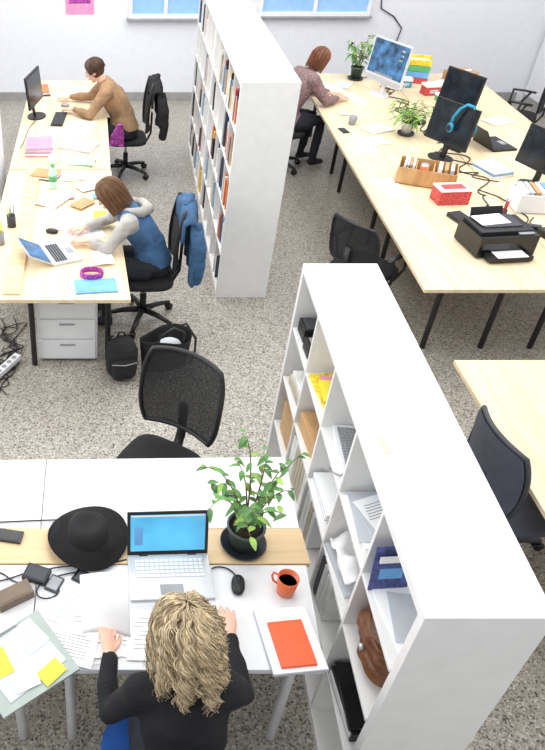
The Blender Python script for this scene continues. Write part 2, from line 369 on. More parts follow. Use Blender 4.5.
# ------------------------------------------------------------ chairs
def office_chair(loc,rz,seat=BFAB,back=MESHF,frame=BLK,arms=True,sz=.47,bh=.5,name='office_chair',solid=False,bw=.225):
    b=MB()
    for i in range(5):
        a=2*math.pi*i/5+.3; c,s=math.cos(a),math.sin(a)
        b.tube([(0,0,.11),(.15*c,.15*s,.1),(.29*c,.29*s,.07)],[.03,.022,.016],frame)
        for q in(-.014,.014): b.cyl((.29*c-s*q-s*.008,.29*s+c*q+c*.008,.031),(.29*c-s*q+s*.008,.29*s+c*q-c*.008,.031),.03,BLK2)
    b.cyl((0,0,.08),(0,0,.26),.028,frame); b.cyl((0,0,.25),(0,0,sz-.06),.016,SILV)
    b.box((0,-.02,sz-.075),(.2,.24,.03),frame)
    b.ell((0,.0,sz-.035),(.235,.235,.035),seat,28,.5)
    b.tube([(0,-.1,sz-.075),(0,-.24,sz-.07),(0,-.285,sz+.02),(0,-.29,sz+.25)],[(.03,.012)]*4,frame,side=(1,0,0))
    def bp(u,v):
        w=bw*(1-.16*(abs(2*v-1)**3)); x=(u-.5)*2*w
        return Vector((x,-.265-.05*v+.05*(2*u-1)**2+.02*math.sin(v*math.pi),sz+.09+v*bh+.015*(1-(2*u-1)**2)*v))
    b.grid(bp,14,14,back)
    if solid: b.grid(lambda u,v:bp(u,v)+Vector((0,-.02,0)),14,14,back)
    n=14; loop=[bp(i/n,0) for i in range(n)]+[bp(1,i/n) for i in range(n)]+[bp(1-i/n,1) for i in range(n)]+[bp(0,1-i/n) for i in range(n)]
    b.tube(loop,.014,frame,8,closed=True)
    if arms:
        for s in(-1,1):
            b.tube([(s*.15,0,sz-.07),(s*.27,0,sz-.06),(s*.29,-.02,sz+.08),(s*.28,-.08,sz+.19)],.014,frame)
            b.tube([(s*.28,-.14,sz+.19),(s*.28,.0,sz+.2),(s*.27,.13,sz+.2)],[(.025,.012)]*3,frame,side=(1,0,0))
            b.tube([(s*.27,.12,sz+.19),(s*.285,.12,sz+.05),(s*.25,.05,sz-.06)],.012,frame)
    return b.obj(name,loc,rz)
office_chair((.325,2.875,0),146,arms=False,bw=.25,bh=.49)
office_chair((2.2,5.2,0),-55,bh=.36,sz=.45)
office_chair((.36,5.05,0),90,arms=False)
office_chair((.30,8.15,0),92,arms=False)
office_chair((2.14,8.36,0),-72,arms=False,bh=.3)
office_chair((5.15,8.9,0),60)
office_chair((5.0,7.2,0),95)
office_chair((.235,1.215,0),0,seat=BLUE,back=BLUE,arms=False,solid=True,bh=.35,name='blue_office_chair')
office_chair((2.28,2.62,0),-84,seat=CHGREY,back=CHGREY,frame=DKG,arms=False,solid=True,bh=.42,bw=.23,name='grey_swivel_chair')
# ------------------------------------------------------------ people
def hand(parent,wr,d,side,skin,name,roll=0,spread=1):
    y=Vector(d).normalized(); x=y.cross(Vector((0,0,1))).normalized(); z=x.cross(y)
    Mx=Matrix((x,y,z)).transposed().to_4x4(); Mx.translation=Vector(wr)
    Mx=Mx@Matrix.Rotation(rad(roll),4,'Y')
    b=MB(); b.T=Mx; s=side
    b.tube([(0,-.03,0),(0,.01,0),(0,.045,0),(0,.088,-.002)],[(.026,.02),(.028,.018),(.038,.015),(.039,.012)],skin,12,side=tuple(Mx.to_3x3()@Vector((1,0,0))))
    for bx,by,L in((-.029,.08,.07),(-.0095,.086,.078),(.0105,.083,.072),(.029,.074,.056)):
        pts=[(s*bx,by-.01,0)]; a=rad(12); px,py,pz=s*bx,by,0
        pts.append((px,py,pz))
        for fr,da in((.45,18),(.3,22),(.25,14)):
            py+=L*fr*math.cos(a); pz-=L*fr*math.sin(a); px+=s*bx*.12*spread; pts.append((px,py,pz)); a+=rad(da)
        b.tube(pts,[.0095,.0093,.0086,.0078,.0062],skin,8)
    b.tube([(-s*.018,.012,-.004),(-s*.042,.042,-.01),(-s*.056,.066,-.014),(-s*.06,.092,-.02)],[.014,.0125,.0105,.0075],skin,8)
    o=b.obj(name,parent=parent); bake(o,.0042,2); return o
def headparts(parent,c,rot,skin,hairm,hairb,style,L=.12,vol=1.0,n=320,curl=0,gap=60,sr=.0026,seed=1,lv=.75):
    Mx=Matrix.Translation(Vector(c))@Matrix.Rotation(rad(rot[2]),4,'Z')@Matrix.Rotation(rad(rot[1]),4,'Y')@Matrix.Rotation(rad(rot[0]),4,'X')
    b=MB(); b.T=Mx
    b.ell((0,-.012,.03),(.074,.094,.084),skin); b.ell((0,.022,-.035),(.057,.068,.072),skin); b.ell((0,.058,-.09),(.026,.024,.02),skin)
    b.tube([(0,.084,.02),(0,.1,-.005),(0,.108,-.026)],[.009,.011,.014],skin); b.ell((0,.088,-.058),(.024,.012,.011),skin)
    b.tube([(-.045,.07,.028),(0,.084,.032),(.045,.07,.028)],.009,skin)
    for s in(-1,1): b.ell((s*.076,-.002,-.006),(.009,.02,.031),skin); b.ell((s*.042,.055,-.025),(.02,.02,.02),skin)
    b.tube([(0,-.02,-.04),(0,-.03,-.13)],.05,skin)
    o=b.obj('head',parent=parent); bake(o,.006,3)
    f=MB(); f.T=Mx
    for s in(-1,1):
        f.ell((s*.03,.075,.004),(.013,.011,.009),EYEW,12); f.ell((s*.03,.0845,.003),(.0055,.003,.0055),IRIS,10)
        f.tube([(s*.014,.094,.03),(s*.032,.09,.034),(s*.05,.076,.027)],[.002,.003,.0015],hairb,6)
    f.tube([(-.022,.091,-.058),(0,.101,-.056),(.022,.091,-.058)],[.003,.006,.003],LIP,8)
    f.obj('face_features',parent=parent)
    h=MB(); h.T=Mx; cx=(0,-.014,.03); rr=(.083*vol**.4,.104*vol**.4,.094*vol**.4)
    vs=[];fs=[];nn=36;hh=22
    for i in range(hh+1):
        t=.03+(math.pi*.98-.03)*i/hh
        for j in range(nn):
            q=2*math.pi*j/nn; d=Vector((math.sin(t)*math.sin(q),math.sin(t)*math.cos(q),math.cos(t)))
            k=1+.04*noise.noise(Vector((d.x*7,d.y*7,d.z*3+seed)))
            P=Vector((d.x*rr[0]*k,d.y*rr[1]*k,d.z*rr[2]*k))
            face=d.y>.35 and d.z<.52
            if face: P*=.72
            if d.z<0 and not face: P.z-=min(L,.09)*(-d.z)*.9
            vs.append(P+Vector(cx))
    for i in range(hh):
        for j in range(nn): fs.append((i*nn+j,(i+1)*nn+j,(i+1)*nn+(j+1)%nn,i*nn+(j+1)%nn))
    fs.append(tuple(range(nn)));fs.append(tuple(hh*nn+j for j in range(nn)))
    h.add(vs,fs,hairb,True); h.obj('hair_base',parent=parent)
    cu=bpy.data.curves.new('hair_strands','CURVE'); cu.dimensions='3D'; cu.bevel_depth=sr; cu.bevel_resolution=0 if n>800 else 1
    for hm in hairm: cu.materials.append(hm)
    rg=random.Random(seed)
    NL=150
    # (azimuth, start polar angle, phase, wave rad/cm, amplitude, length factor, layer)
    locks=[(rg.uniform(-180,180),rad(rg.uniform(3,80)),rg.uniform(0,6.28),rg.uniform(.8,1.35),rg.uniform(.7,1.35),rg.uniform(.35,1.1),rg.uniform(1.0,1.17)) for _ in range(NL)]
    for i in range(n):
        az=rg.uniform(-180,180); th0=rad(rg.uniform(2,75)); g=gap+rg.uniform(-6,10)
        layer=rg.uniform(.97,1.1)*vol**.5; Lt=L*rg.uniform(lv,1.1); steps=24; jit=Vector((0,0,0))
        if curl:
            steps=36
            lk=locks[i%NL]; az=lk[0]+rg.gauss(0,2.5); th0=max(rad(2),lk[1]+rad(rg.gauss(0,3))); layer=lk[6]*rg.uniform(.98,1.02)*vol**.5; Lt=L*lk[5]*rg.uniform(.9,1.1)
            jit=Vector((rg.gauss(0,.0035),rg.gauss(0,.0035),rg.gauss(0,.0035)))
        tgt=az
        if abs(az)<g: tgt=math.copysign(g,az); th0=min(th0,rad(rg.uniform(2,30)))
        pts=[]; arc=max(.01,.1*(rad(98)-th0)); tot=arc+Lt; php=rg.uniform(-.15,.15)
        for k in range(steps+1):
            sarc=tot*k/steps
            if sarc<arc: th=th0+sarc/.1; dz=0
            else: th=rad(98); dz=sarc-arc
            tt=min(1,sarc/max(arc,1e-3)*1.1)
            a=rad(az+(tgt-az)*tt)
            flare=1+(vol-1)*.4*min(1,sarc/tot*1.2)-max(0,dz)*(.6 if vol<1.2 else -.3)
            P=Vector((math.sin(th)*math.sin(a)*.08*layer*flare,math.sin(th)*math.cos(a)*.1*layer*flare,math.cos(th)*.092*layer-dz))
            if curl:
                w=curl*lk[4]*min(1,.25+sarc/.08); q=lk[2]+lk[3]*(sarc*100)+php
                P+=Vector((math.cos(a),-math.sin(a),0))*math.cos(q)*w+Vector((math.sin(a),math.cos(a),.3))*(math.sin(q)*w*.8)+jit*(.4+sarc*6)
            else:
                P+=Vector((noise.noise(P*9+Vector((i,0,0))),noise.noise(P*9+Vector((0,i,0))),0))*.007
            pts.append(Mx@(P+Vector((0,-.014,.03))))
        sp=cu.splines.new('POLY'); sp.points.add(len(pts)-1); sp.material_index=rg.choice([0,0,1,1,2,3])
        for q,P in enumerate(pts): sp.points[q].co=(*P,1); sp.points[q].radius=1.15-.8*(q/len(pts))**2
    ho=bpy.data.objects.new('hair_strands',cu); sc.collection.objects.link(ho); ho.parent=parent
def person(name,loc,rz,P,top,sleeve,pants,skin,hair,voxel=.013,fat=1,extra=None,hd=None,amp=.007):
    e=empty(name,loc,rz); b=MB(); X=(1,0,0)
    pel,wa,ch,up,nk,hdp=[Vector(P[k]) for k in('pelvis','waist','chest','upper','neck','head')]
    f=fat
    b.tube([pel-Vector((0,0,.09)),pel,wa,ch,up,nk],[(.13*f,.11*f),(.17*f,.13*f),(.14*f,.115*f),(.16*f,.12*f),(.145*f,.09*f),(.06,.06)],top,20,side=X)
    b.tube([nk-Vector((0,0,.03)),nk,(nk+hdp)/2,hdp-(hdp-nk).normalized()*.03],[.056,.052,.047,.045],skin,14)
    segs=[(pel+Vector((0,0,.02)),wa,.13*f,top),(wa,ch,.13*f,top),(ch,up,.13*f,top),(up,nk-(nk-up)*.1,.07,top),(nk+(hdp-nk)*.25,hdp,.045,skin),(pel-Vector((0,0,.08)),pel-Vector((0,0,.05)),.14*f,pants)]
    for s,k in((1,'R'),(-1,'L')):
        sh,el,wr=[Vector(P[q+k]) for q in('sh','el','wr')]
        b.tube([up+(sh-up)*.3,sh,sh*.5+el*.5,el,el*.5+wr*.5,wr],[.075*f,.066*f,.054*f,.046*f,.042*f,.031],sleeve,14)
        b.ell(sh,(.068*f,.066*f,.066*f),sleeve)
        segs+=[(sh,el,.055*f,sleeve),(el,wr,.04*f,sleeve)]
        hp,kn,an=[Vector(P[q+k]) for q in('hip','kn','an')]
        b.tube([hp,hp*.5+kn*.5,kn,kn*.45+an*.55,an],[.098*f,.085*f,.064,.056,.042],pants,14)
        toe=an+Vector((0,.15,-.045)); b.tube([an+Vector((0,-.045,-.045)),an+Vector((0,.03,-.035)),toe],[(.036,.035),(.04,.045),(.038,.024)],SHOE,12,side=X)
        segs+=[(hp,kn,.08*f,pants),(kn,an-(an-kn)*.02,.05,pants),(an+Vector((0,-.04,-.05)),toe,.035,SHOE)]
    if extra: extra(b,segs)
    o=b.obj('body',parent=e); bake(o,voxel,4,amp,11,segs)
    hand(e,P['wrR'],P['hdR'],1,skin,'hand_right',P.get('rollR',0)); hand(e,P['wrL'],P['hdL'],-1,skin,'hand_left',P.get('rollL',0))
    headparts(e,P['head'],P['hrot'],skin,*hair[0],**hair[1])
    return e
legs=dict(hipR=(.09,.05,.54),hipL=(-.09,.05,.54),knR=(.12,.45,.545),knL=(-.11,.45,.545),anR=(.12,.42,.09),anL=(-.11,.38,.09))
P=dict(pelvis=(0,0,.57),waist=(0,.04,.72),chest=(0,.11,.89),upper=(0,.155,.985),neck=(0,.19,1.05),head=(0,.25,1.155),hrot=(-20,0,6),
 shR=(.155,.15,.98),elR=(.235,.23,.79),wrR=(.225,.48,.795),hdR=(-.02,1,-.02),shL=(-.155,.15,.98),elL=(-.265,.16,.79),wrL=(-.265,.385,.825),hdL=(-.05,1,.0),rollL=18,**legs)
person('seated_blonde_woman',(.30,1.12,0),0,P,SWEAT,SWEAT,TROUS,SKIN,((BLOND,BLONDC,'c'),dict(L=.16,vol=1.42,n=3000,curl=.0095,gap=50,sr=.0016,seed=3,lv=.35)),fat=1.0,amp=.012)
P=dict(pelvis=(0,0,.57),waist=(0,.05,.73),chest=(0,.16,.89),upper=(0,.225,.985),neck=(0,.27,1.04),head=(0,.365,1.125),hrot=(-36,0,-6),
 shR=(.165,.22,.975),elR=(.25,.37,.80),wrR=(.13,.56,.797),hdR=(-.35,1,-.02),shL=(-.165,.22,.975),elL=(-.24,.38,.80),wrL=(-.1,.52,.797),hdL=(.1,1,-.02),**legs)
e2=person('seated_brown_haired_woman',(.44,5.06,0),90,P,DENIM,KNITG,TROUS,SKIN,((BRN,BRND,'s'),dict(L=.15,vol=1.12,n=700,gap=55,sr=.0022,seed=5)),fat=1.06)
b=MB(); b.tube([(-.1,.21,1.035),(-.085,.12,1.025),(0,.07,1.015),(.085,.12,1.025),(.1,.21,1.035),(.06,.28,1.035),(-.06,.28,1.035)],[.03,.042,.05,.042,.03,.025,.025],KNITG,closed=True); o=b.obj('hood',parent=e2); bake(o,.01,3,.006,14)
P=dict(pelvis=(0,0,.57),waist=(0,.05,.74),chest=(0,.15,.92),upper=(0,.22,1.02),neck=(0,.27,1.08),head=(0,.35,1.19),hrot=(-28,0,-8),
 shR=(.18,.22,1.01),elR=(.34,.4,.815),wrR=(.38,.64,.8),hdR=(-.1,1,-.02),shL=(-.18,.22,1.01),elL=(-.26,.4,.8),wrL=(-.08,.58,.8),hdL=(.4,1,-.02),**legs)
person('seated_man',(.29,8.1,0),90,P,KNITB,KNITB,TROUS,SKIN,((BRNDL,BRND,'s'),dict(L=.025,vol=1.08,n=600,gap=62,sr=.0024,seed=8)),fat=1.18)
P=dict(pelvis=(0,0,.57),waist=(0,.04,.74),chest=(0,.15,.92),upper=(0,.22,1.03),neck=(0,.27,1.09),head=(0,.36,1.2),hrot=(-25,0,0),
 shR=(.17,.22,1.02),elR=(.25,.38,.81),wrR=(.14,.6,.8),hdR=(-.2,1,-.02),shL=(-.17,.22,1.02),elL=(-.22,.42,.81),wrL=(-.05,.6,.8),hdL=(.3,1,-.02),**legs)
def skirt(b,segs):
    b.tube([(0,.0,.72),(0,-.03,.56),(0,-.06,.42),(0,-.08,.34)],[(.18,.15),(.23,.2),(.25,.21),(.255,.21)],COAT,18,side=(1,0,0)); segs.append(((0,-.02,.7),(0,-.08,.36),.21,COAT))
person('seated_auburn_haired_woman',(2.14,8.4,0),-74,P,COAT,COAT,TROUS,SKIN,((AUB,BRND,'s'),dict(L=.13,vol=1.12,n=700,gap=58,sr=.0024,seed=9)),fat=1.24,extra=skirt)
# ------------------------------------------------------------ jackets and bags
def jacket(name,loc,rz,mat,top=1.07,yb=-.31,bl=.5,fl=.14,w=.25):
    b=MB()
    def g(u,v):
        x=(u-.5)*2*w*(1+.12*v); s=v*(bl+fl+.1)
        if s<fl: y=yb+.045; z=top-fl+s
        elif s<fl+.1:
            a=(s-fl)/.1*math.pi; y=yb+.045*math.cos(a); z=top+.03*math.sin(a)
        else: y=yb-.045-.02*(s-fl-.1); z=top-(s-fl-.1)
        z-=.09*abs(2*u-1)**2
        y+=-.02*math.sin(u*19+v*3)*min(1,v*1.5)
        return Vector((x,y,z))
    b.grid(g,20,24,mat)
    o=b.obj(name,loc,rz,solid=.028)
    c=MB()
    for s in(-1,1): c.tube([(s*w*.8,yb-.05,top-.08),(s*w*1.08,yb-.08,top-.25),(s*w*1.0,yb-.1,top-.45),(s*w*.92,yb-.08,top-.58)],[.05,.058,.05,.042],mat,12)
    c.tube([(-.09,yb+.02,top+.01),(0,yb-.03,top+.045),(.09,yb+.02,top+.01)],[.025,.035,.025],mat,10)
    q=c.obj('sleeves_and_collar',parent=o); bake(q,.01,3,.01,15)
    return o
jacket('blue_jacket',(.355,5.05,0),90,JACKB,w=.24)
jacket('black_jacket',(.30,8.15,0),92,BFAB,w=.24,bl=.35)
jacket('black_jacket',(.26,1.2,0),0,BFAB,top=.93,w=.26,bl=.35)
b=MB(); b.tube([(-.02,0,.0),(0,.01,.12),(.02,0,.24)],[(.1,.02),(.08,.025),(.03,.02)],PURP,12,side=(1,0,0)); o=b.obj('patterned_scarf',(.2,7.78,.48),20); bake(o,.008,2,.01,20)
b=MB(); b.ell((0,0,.165),(.125,.1,.175),BFAB,20,.75); b.ell((0,-.085,.11),(.095,.055,.09),BFAB,16,.7); o=b.obj('backpack',(.165,4.3,0),10); bake(o,.01,3,.012,12)
for v in o.data.vertices: v.co.z=max(v.co.z,.0)
b=MB(); 
for s in(-1,1): b.tube([(s*.06,.08,.31),(s*.07,.13,.26),(s*.07,.14,.13),(s*.08,.09,.04)],[(.016,.006)]*4,BLK,8,side=(1,0,0))
b.tube([(-.03,.03,.33),(-.02,.03,.37),(.02,.03,.37),(.03,.03,.33)],.008,BLK); b.tube([(-.095,-.11,.18),(0,-.145,.19),(.095,-.11,.18)],.004,GREY,6); b.obj('straps',parent=o)
b=MB()
def tote(u,v):
    a=u*2*math.pi; w=.18+.025*v; d=.06+.06*v+.015*math.sin(a*3+v*4)
    return Vector((w*math.cos(a),d*math.sin(a),.003+v*.29+.02*math.sin(a*2)*v))
b.grid(tote,30,10,BFAB); b.prism([(.165*math.cos(i*math.pi/8),.058*math.sin(i*math.pi/8)) for i in range(16)],.001,.006,BFAB)
b.ell((0.02,0,.18),(.11,.06,.08),PAPG,14); 
b.tube([(-.1,-.1,.28),(-.1,-.14,.4),(0,-.15,.46),(.09,-.14,.4),(.1,-.1,.28)],.008,BLK,8)
b.tube([(.1,.1,.28),(.2,.1,.3),(.27,.05,.18),(.25,0,.05),(.19,-.04,.02)],.008,BLK,8)
b.obj('tote_bag',(.5,4.4,0),15,solid=.004)
# ------------------------------------------------------------ electronics
def laptop(loc,rz,w,d,scr,body=SILV,key=DKG,ang=105,lid=BLK,name='laptop'):
    b=MB(); b.box((0,0,.009),(w,d,.018),body)
    for r in range(5):
        for k in range(14): b.box((-w*.42+w*.84*(k+.5)/14,-.01+d*.42*(r+.5)/5,.0195),(w*.84/14*.82,d*.42/5*.8,.004),key)
    b.box((0,-d*.3,.0185),(w*.28,d*.22,.002),GREY)
    Mx=Matrix.Translation((0,d/2-.004,.018))@Matrix.Rotation(-rad(ang-90),4,'X')
    b.T=Mx; h=d*.93
    b.box((0,.004,h/2),(w,.008,h),lid); b.box((0,-.001,h/2+.004),(w*.92,.003,h*.84),scr)
    if scr is SCR:
        b.box((0,-.003,h*.93-.004),(w*.9,.002,h*.035),KEYW); b.box((-w*.36,-.003,h*.45),(w*.1,.002,h*.4),LBLUE)
    for s in(-1,1): b.cyl((s*w*.3-.02,0,0),(s*w*.3+.02,0,0),.006,lid,10)
    return b.obj(name,loc,rz,bevel=.0015)
def monitor(loc,rz,w,h,scr,body=BLK,ch=0,stand=.14,name='monitor'):
    b=MB(); b.T=Matrix.Identity(4)
    b.prism([(.13*math.cos(i*math.pi/8),.1*math.sin(i*math.pi/8)) for i in range(16)],0,.012,body)
    b.tube([(0,.02,.01),(0,.035,stand*.6),(0,.03,stand+.12)],[(.035,.012)]*3,body,10,side=(1,0,0))
    b.T=Matrix.Translation((0,0,stand))@Matrix.Rotation(rad(-6),4,'X')
    b.box((0,0,h/2),(w,.022,h),body); b.box((0,.022,h/2),(w*.7,.03,h*.65),body); b.box((0,-.0115,h/2+ch/2),(w-.035,.003,h-.035-ch),scr)
    if ch: b.box((0,-.0115,ch/2),(w-.01,.003,ch-.01),SILV)
    if scr is SCRD:
        for q in range(6): b.box((w*.3+.03*(q%2),-.0135,h*.85-.05*(q//2)),(.018,.002,.018),[PAPG,YELB,LBLUE][q%3])
        b.box((0,-.0135,ch+.03),(w*.5,.002,.018),GREY)
    b.cyl((w*.42,-.012,.008),(w*.42,-.014,.008),.003,GREEN,8)
    return b.obj(name,loc,rz,bevel=.003)
def mouse(loc,rz,m=BLK):
    b=MB(); b.ell((0,0,.014),(.03,.052,.018),m,20,.85); b.box((0,.02,.031),(.006,.016,.006),DKG)
    for v in b.v: v.z=max(v.z,.0)
    b.obj('computer_mouse',loc,rz)
def cable(pts,r=.0035,m=BLK,name='cable'):
    cu=bpy.data.curves.new(name,'CURVE'); cu.dimensions='3D'; cu.bevel_depth=r; cu.bevel_resolution=2; cu.materials.append(m)
    sp=cu.splines.new('NURBS'); sp.points.add(len(pts)-1); sp.use_endpoint_u=True; sp.order_u=4
    for i,p in enumerate(pts): sp.points[i].co=(*p,1)
    o=bpy.data.objects.new(name,cu); sc.collection.objects.link(o)
Z=.746
laptop((.31,1.905,Z),2,.365,.235,SCR,SILV,KEYW,ang=110)
mouse((.603,1.86,Z),-10)
laptop((-.3,4.84,Z),112,.33,.23,SCRD,SILV,DKG,lid=SILV,ang=150)
mouse((-.386,5.19,Z),80)
monitor((-.70,7.95,Z),78,.5,.33,SCRK)
keyboard('keyboard',(-.45,7.85,Z),85,m=DKG,body=BLK)
mouse((-.4,8.3,Z),90,GREY)
monitor((3.32,8.7,Z),-68,.62,.46,SCRD,body=METAL,ch=.06)
keyboard('keyboard',(3.0,8.55,Z),-80)
monitor((3.85,7.85,Z),-66,.5,.36,SCRK)
m3=monitor((3.32,6.75,Z),-64,.5,.38,SCRK,body=BLK,ch=.0)
monitor((3.9,6.1,Z),-72,.52,.34,SCRK)
monitor((3.95,4.95,Z),95,.5,.34,SCRK)
laptop((4.0,7.1,Z),100,.36,.26,SCRK,BLK,DKG,ang=125)
mouse((2.72,8.0,Z),-90,METAL)
b=MB(); b.tube([(.035,-.04,.34),(.045,-.045,.42),(.08,-.03,.5),(.12,-.0,.545),(.17,.03,.535),(.2,.06,.46),(.205,.06,.36)],.013,TEAL)
b.ell((.04,-.045,.32),(.036,.026,.048),TEAL); b.ell((.205,.065,.34),(.036,.026,.048),TEAL); b.ell((.04,-.06,.32),(.024,.018,.034),BLK)
b.obj('headphones',parent=m3)
b=MB(); b.box((0,0,.09),(.46,.34,.16),BLK2); b.box((0,-.19,.03),(.34,.14,.04),BLK); b.box((0,-.2,.055),(.24,.14,.006),PAPER)
b.box((0,.02,.18),(.42,.27,.025),BLK); b.box((0,.05,.197),(.3,.2,.01),DKG); b.box((-.05,.06,.206),(.24,.16,.008),PAPER,rz=5); b.box((.14,-.12,.176),(.12,.05,.01),GREY)
b.box((0,.2,.17),(.26,.012,.14),BLK,rx=-20); b.box((0,0,.005),(.4,.3,.01),BLK); b.box((-.1,-.172,.1),(.2,.006,.05),DKG)
b.obj('printer',(3.05,4.95,Z),6,bevel=.01)
def openbox(b,c,d,m,t=.01):
    x,y,z=c; b.box((x,y,z+t/2),(d[0],d[1],t),m)
    for s in(-1,1): b.box((x+s*(d[0]-t)/2,y,z+d[2]/2),(t,d[1],d[2]),m); b.box((x,y+s*(d[1]-t)/2,z+d[2]/2),(d[0]-2*t,t,d[2]),m)
b=MB(); openbox(b,(0,0,0),(.5,.3,.15),BOXW); b.box((.05,0,.07),(.012,.28,.12),BOXW); b.box((-.1,0,.07),(.012,.28,.12),BOXW)
for i in range(4): b.box((-.2+i*.024,0,.09),(.018,.2,.15),[PAPER,PAPG,CARD,PAPER][i],ry=4)
for i in range(3): b.box((.1+i*.05,.0,.09),(.03,.18,.15),[PAPER,CARD,PAPG][i])
b.lathe([(.03,.012),(.034,.14),(.03,.14)],SILV,c=(-.03,.05,0)); b.box((-.03,-.07,.08),(.07,.07,.13),ORNB)
b.obj('wooden_desk_organizer',(2.97,6.2,Z),-24)
b=MB(); b.box((0,0,.06),(.27,.17,.12),RED); b.box((0,0,.125),(.275,.175,.012),PAPER); b.box((0,0,.132),(.2,.1,.004),RED); b.obj('patterned_gift_box',(3.03,5.78,Z),4,bevel=.003)
b=MB(); openbox(b,(0,0,0),(.3,.26,.16),WHITE)
for i in range(5): b.box((-.1+i*.045,0,.1),(.03,.2,.17),[PAPER,PAPG,CARD,PAPER,bc[7]][i],rx=3)
b.obj('file_box',(3.66,5.65,Z),-6)
def pencup(loc,m=DKG):
    b=MB(); b.lathe([(.035,0),(.037,.1),(.033,.1),(.031,.006)],m,n=20)
    for i in range(7):
        a=R.uniform(0,6.28); b.cyl((.012*math.cos(a),.012*math.sin(a),.01),(.03*math.cos(a),.03*math.sin(a),.16+R.uniform(0,.03)),.0035,R.choice([YEL,RED,BLUE,GREEN,BLK]),6)
    b.obj('pencil_cup',loc)
pencup((3.3,5.4,Z)); pencup((3.62,9.3,Z),RED); pencup((-.72,5.3,Z)); pencup((-.78,5.0,Z),GREY); pencup((3.62,7.25,Z),GREY)
def cup(loc,m,inner,rz=0,name='coffee_mug',h=.09,r=.042,liq=COFFEE):
    b=MB(); b.lathe([(r*.75,0),(r*.82,.004),(r,h),(r*.92,h),(r*.86,h*.7)],m,n=28)
    b.lathe([(.001,h*.7),(r*.87,h*.7)],liq,n=28)
    b.tube([(r*.88,0,h*.8),(r*1.45,0,h*.78),(r*1.55,0,h*.5),(r*1.35,0,h*.25),(r*.8,0,h*.22)],.0055,m,8)
    b.obj(name,loc,rz)
cup((.805,1.835,Z),ORANGE,ORANGE,140,h=.1,r=.046)
cup((3.62,8.9,Z),WHITE,WHITE); cup((-.45,6.6,Z),WHITE,WHITE,30); cup((2.72,7.7,Z),GREY,GREY,30)
def books(loc,rz,cols,w=.2,d=.28,t=.02,name='stack_of_books'):
    b=MB(); z=0
    for c in cols:
        tt=t*R.uniform(.6,1.2); a=R.uniform(-6,6); b.box((0,0,z+tt/2),(w,d,tt),c,rz=a); b.box((.003,0,z+tt/2),(w-.002,d-.008,tt*.7),PAPER,rz=a); z+=tt+.0005
    b.obj(name,loc,rz,bevel=.001)
b=MB()
for k,m in enumerate([RED,LBLUE,GREEN,YELB]): 
    z=k*.07; b.box((0,0,z+.004),(.26,.34,.008),m)
    for s in(-1,1): b.box((s*.126,0,z+.035),(.008,.34,.06),m)
    b.box((0,0,z+.02),(.21,.3,.02),PAPER)
b.obj('letter_trays',(3.92,9.3,Z),70,bevel=.002)
smalls=[(3.95,8.75,.2,.14,.12,RED),(4.18,8.9,.16,.16,.1,PINK),(4.0,8.5,.14,.12,.08,GREEN),(4.22,8.6,.15,.2,.14,bc[7]),(3.75,9.05,.12,.12,.1,TEAL)]
for x,y,w_,d_,h_,m in smalls:
    b=MB(); b.box((0,0,h_/2-.004),(w_,d_,h_-.008),m); b.box((0,0,h_-.012),(w_+.008,d_+.008,.024),PAPER); b.box((0,-d_/2-.002,h_*.4),(w_*.5,.003,h_*.35),PAPG); b.obj('storage_box',(x,y,Z),R.uniform(-20,20),bevel=.002)
books((-.6,6.95,Z),0,[PINK,PAPER,PINK,PAPG,PINK],.26,.34,.018)
books((-.17,6.62,Z),80,[PAPER,GREEN,PAPER],.18,.24,.012)
books((-.22,7.05,Z),70,[PAPER,PAPG,PAPER],.26,.36,.01)
books((3.68,6.42,Z),20,[PAPER,bc[7],PAPER],.22,.3,.02)
books((2.98,5.42,Z),12,[DKG,bc[6]],.12,.18,.02)
books((-.72,8.75,Z),12,[PAPER,bc[1],PAPG,bc[5]],.22,.3,.02)
books((-.5,6.3,Z),70,[bc[1],PAPER,CARD],.18,.24,.015)
b=MB(); b.box((0,0,.07),(.32,.24,.14),CARD); b.box((0,0,.142),(.32,.05,.003),TAN); b.box((.1,.0,.144),(.08,.06,.003),PAPER); b.obj('cardboard_box',(4.46,9.2,Z),15,bevel=.003)
def papers(loc,items,name='loose_papers'):
    b=MB(); z=.0008
    for x,y,w,d,a,m in items:
        b.box((x-loc[0],y-loc[1],z),(w,d,.0012),m,rz=a)
        if m is PAPER:
            for q in range(8): b.box((x-loc[0]-math.sin(rad(a))*(d*.36-q*d*.09),y-loc[1]+math.cos(rad(a))*(d*.36-q*d*.09),z+.0008),(w*(.72 if q%4 else .5),.0035,.0004),INK,rz=a)
        z+=.0021
    b.obj(name,loc)
papers((-.16,1.7,Z),[(-.1,1.63,.21,.3,14,PAPER),(-.17,1.62,.21,.3,34,PAPG),(-.13,1.71,.21,.3,-30,PAPER),(-.08,1.68,.15,.21,25,PAPG),(-.03,1.66,.21,.28,3,PAPER),(-.12,1.57,.21,.15,-14,PAPER)])
papers((-.55,1.7,Z),[(-.52,1.68,.21,.3,10,PAPER),(-.58,1.62,.21,.3,-20,PAPER)])
papers((.19,1.64,Z),[(.2,1.65,.21,.23,5,PAPG),(.17,1.63,.2,.22,-8,PAPER),(.21,1.62,.2,.22,-2,PAPER)])
papers((-.3,5.5,Z),[(-.38,5.5,.21,.3,65,PAPER),(-.12,5.16,.3,.21,20,PAPER),(-.2,5.3,.3,.21,-15,PAPER),(-.25,6.3,.24,.2,8,PAPER),(.0,5.5,.1,.14,0,YEL),(-.3,5.85,.15,.1,10,PINK),(-.1,6.05,.21,.15,30,PAPG),(-.4,5.78,.21,.3,-30,PAPER),(-.15,5.7,.2,.14,50,CARD),(-.02,5.85,.09,.09,10,LBLUE),(.02,4.75,.15,.21,10,PAPER),(.06,5.75,.07,.12,40,DKG)])
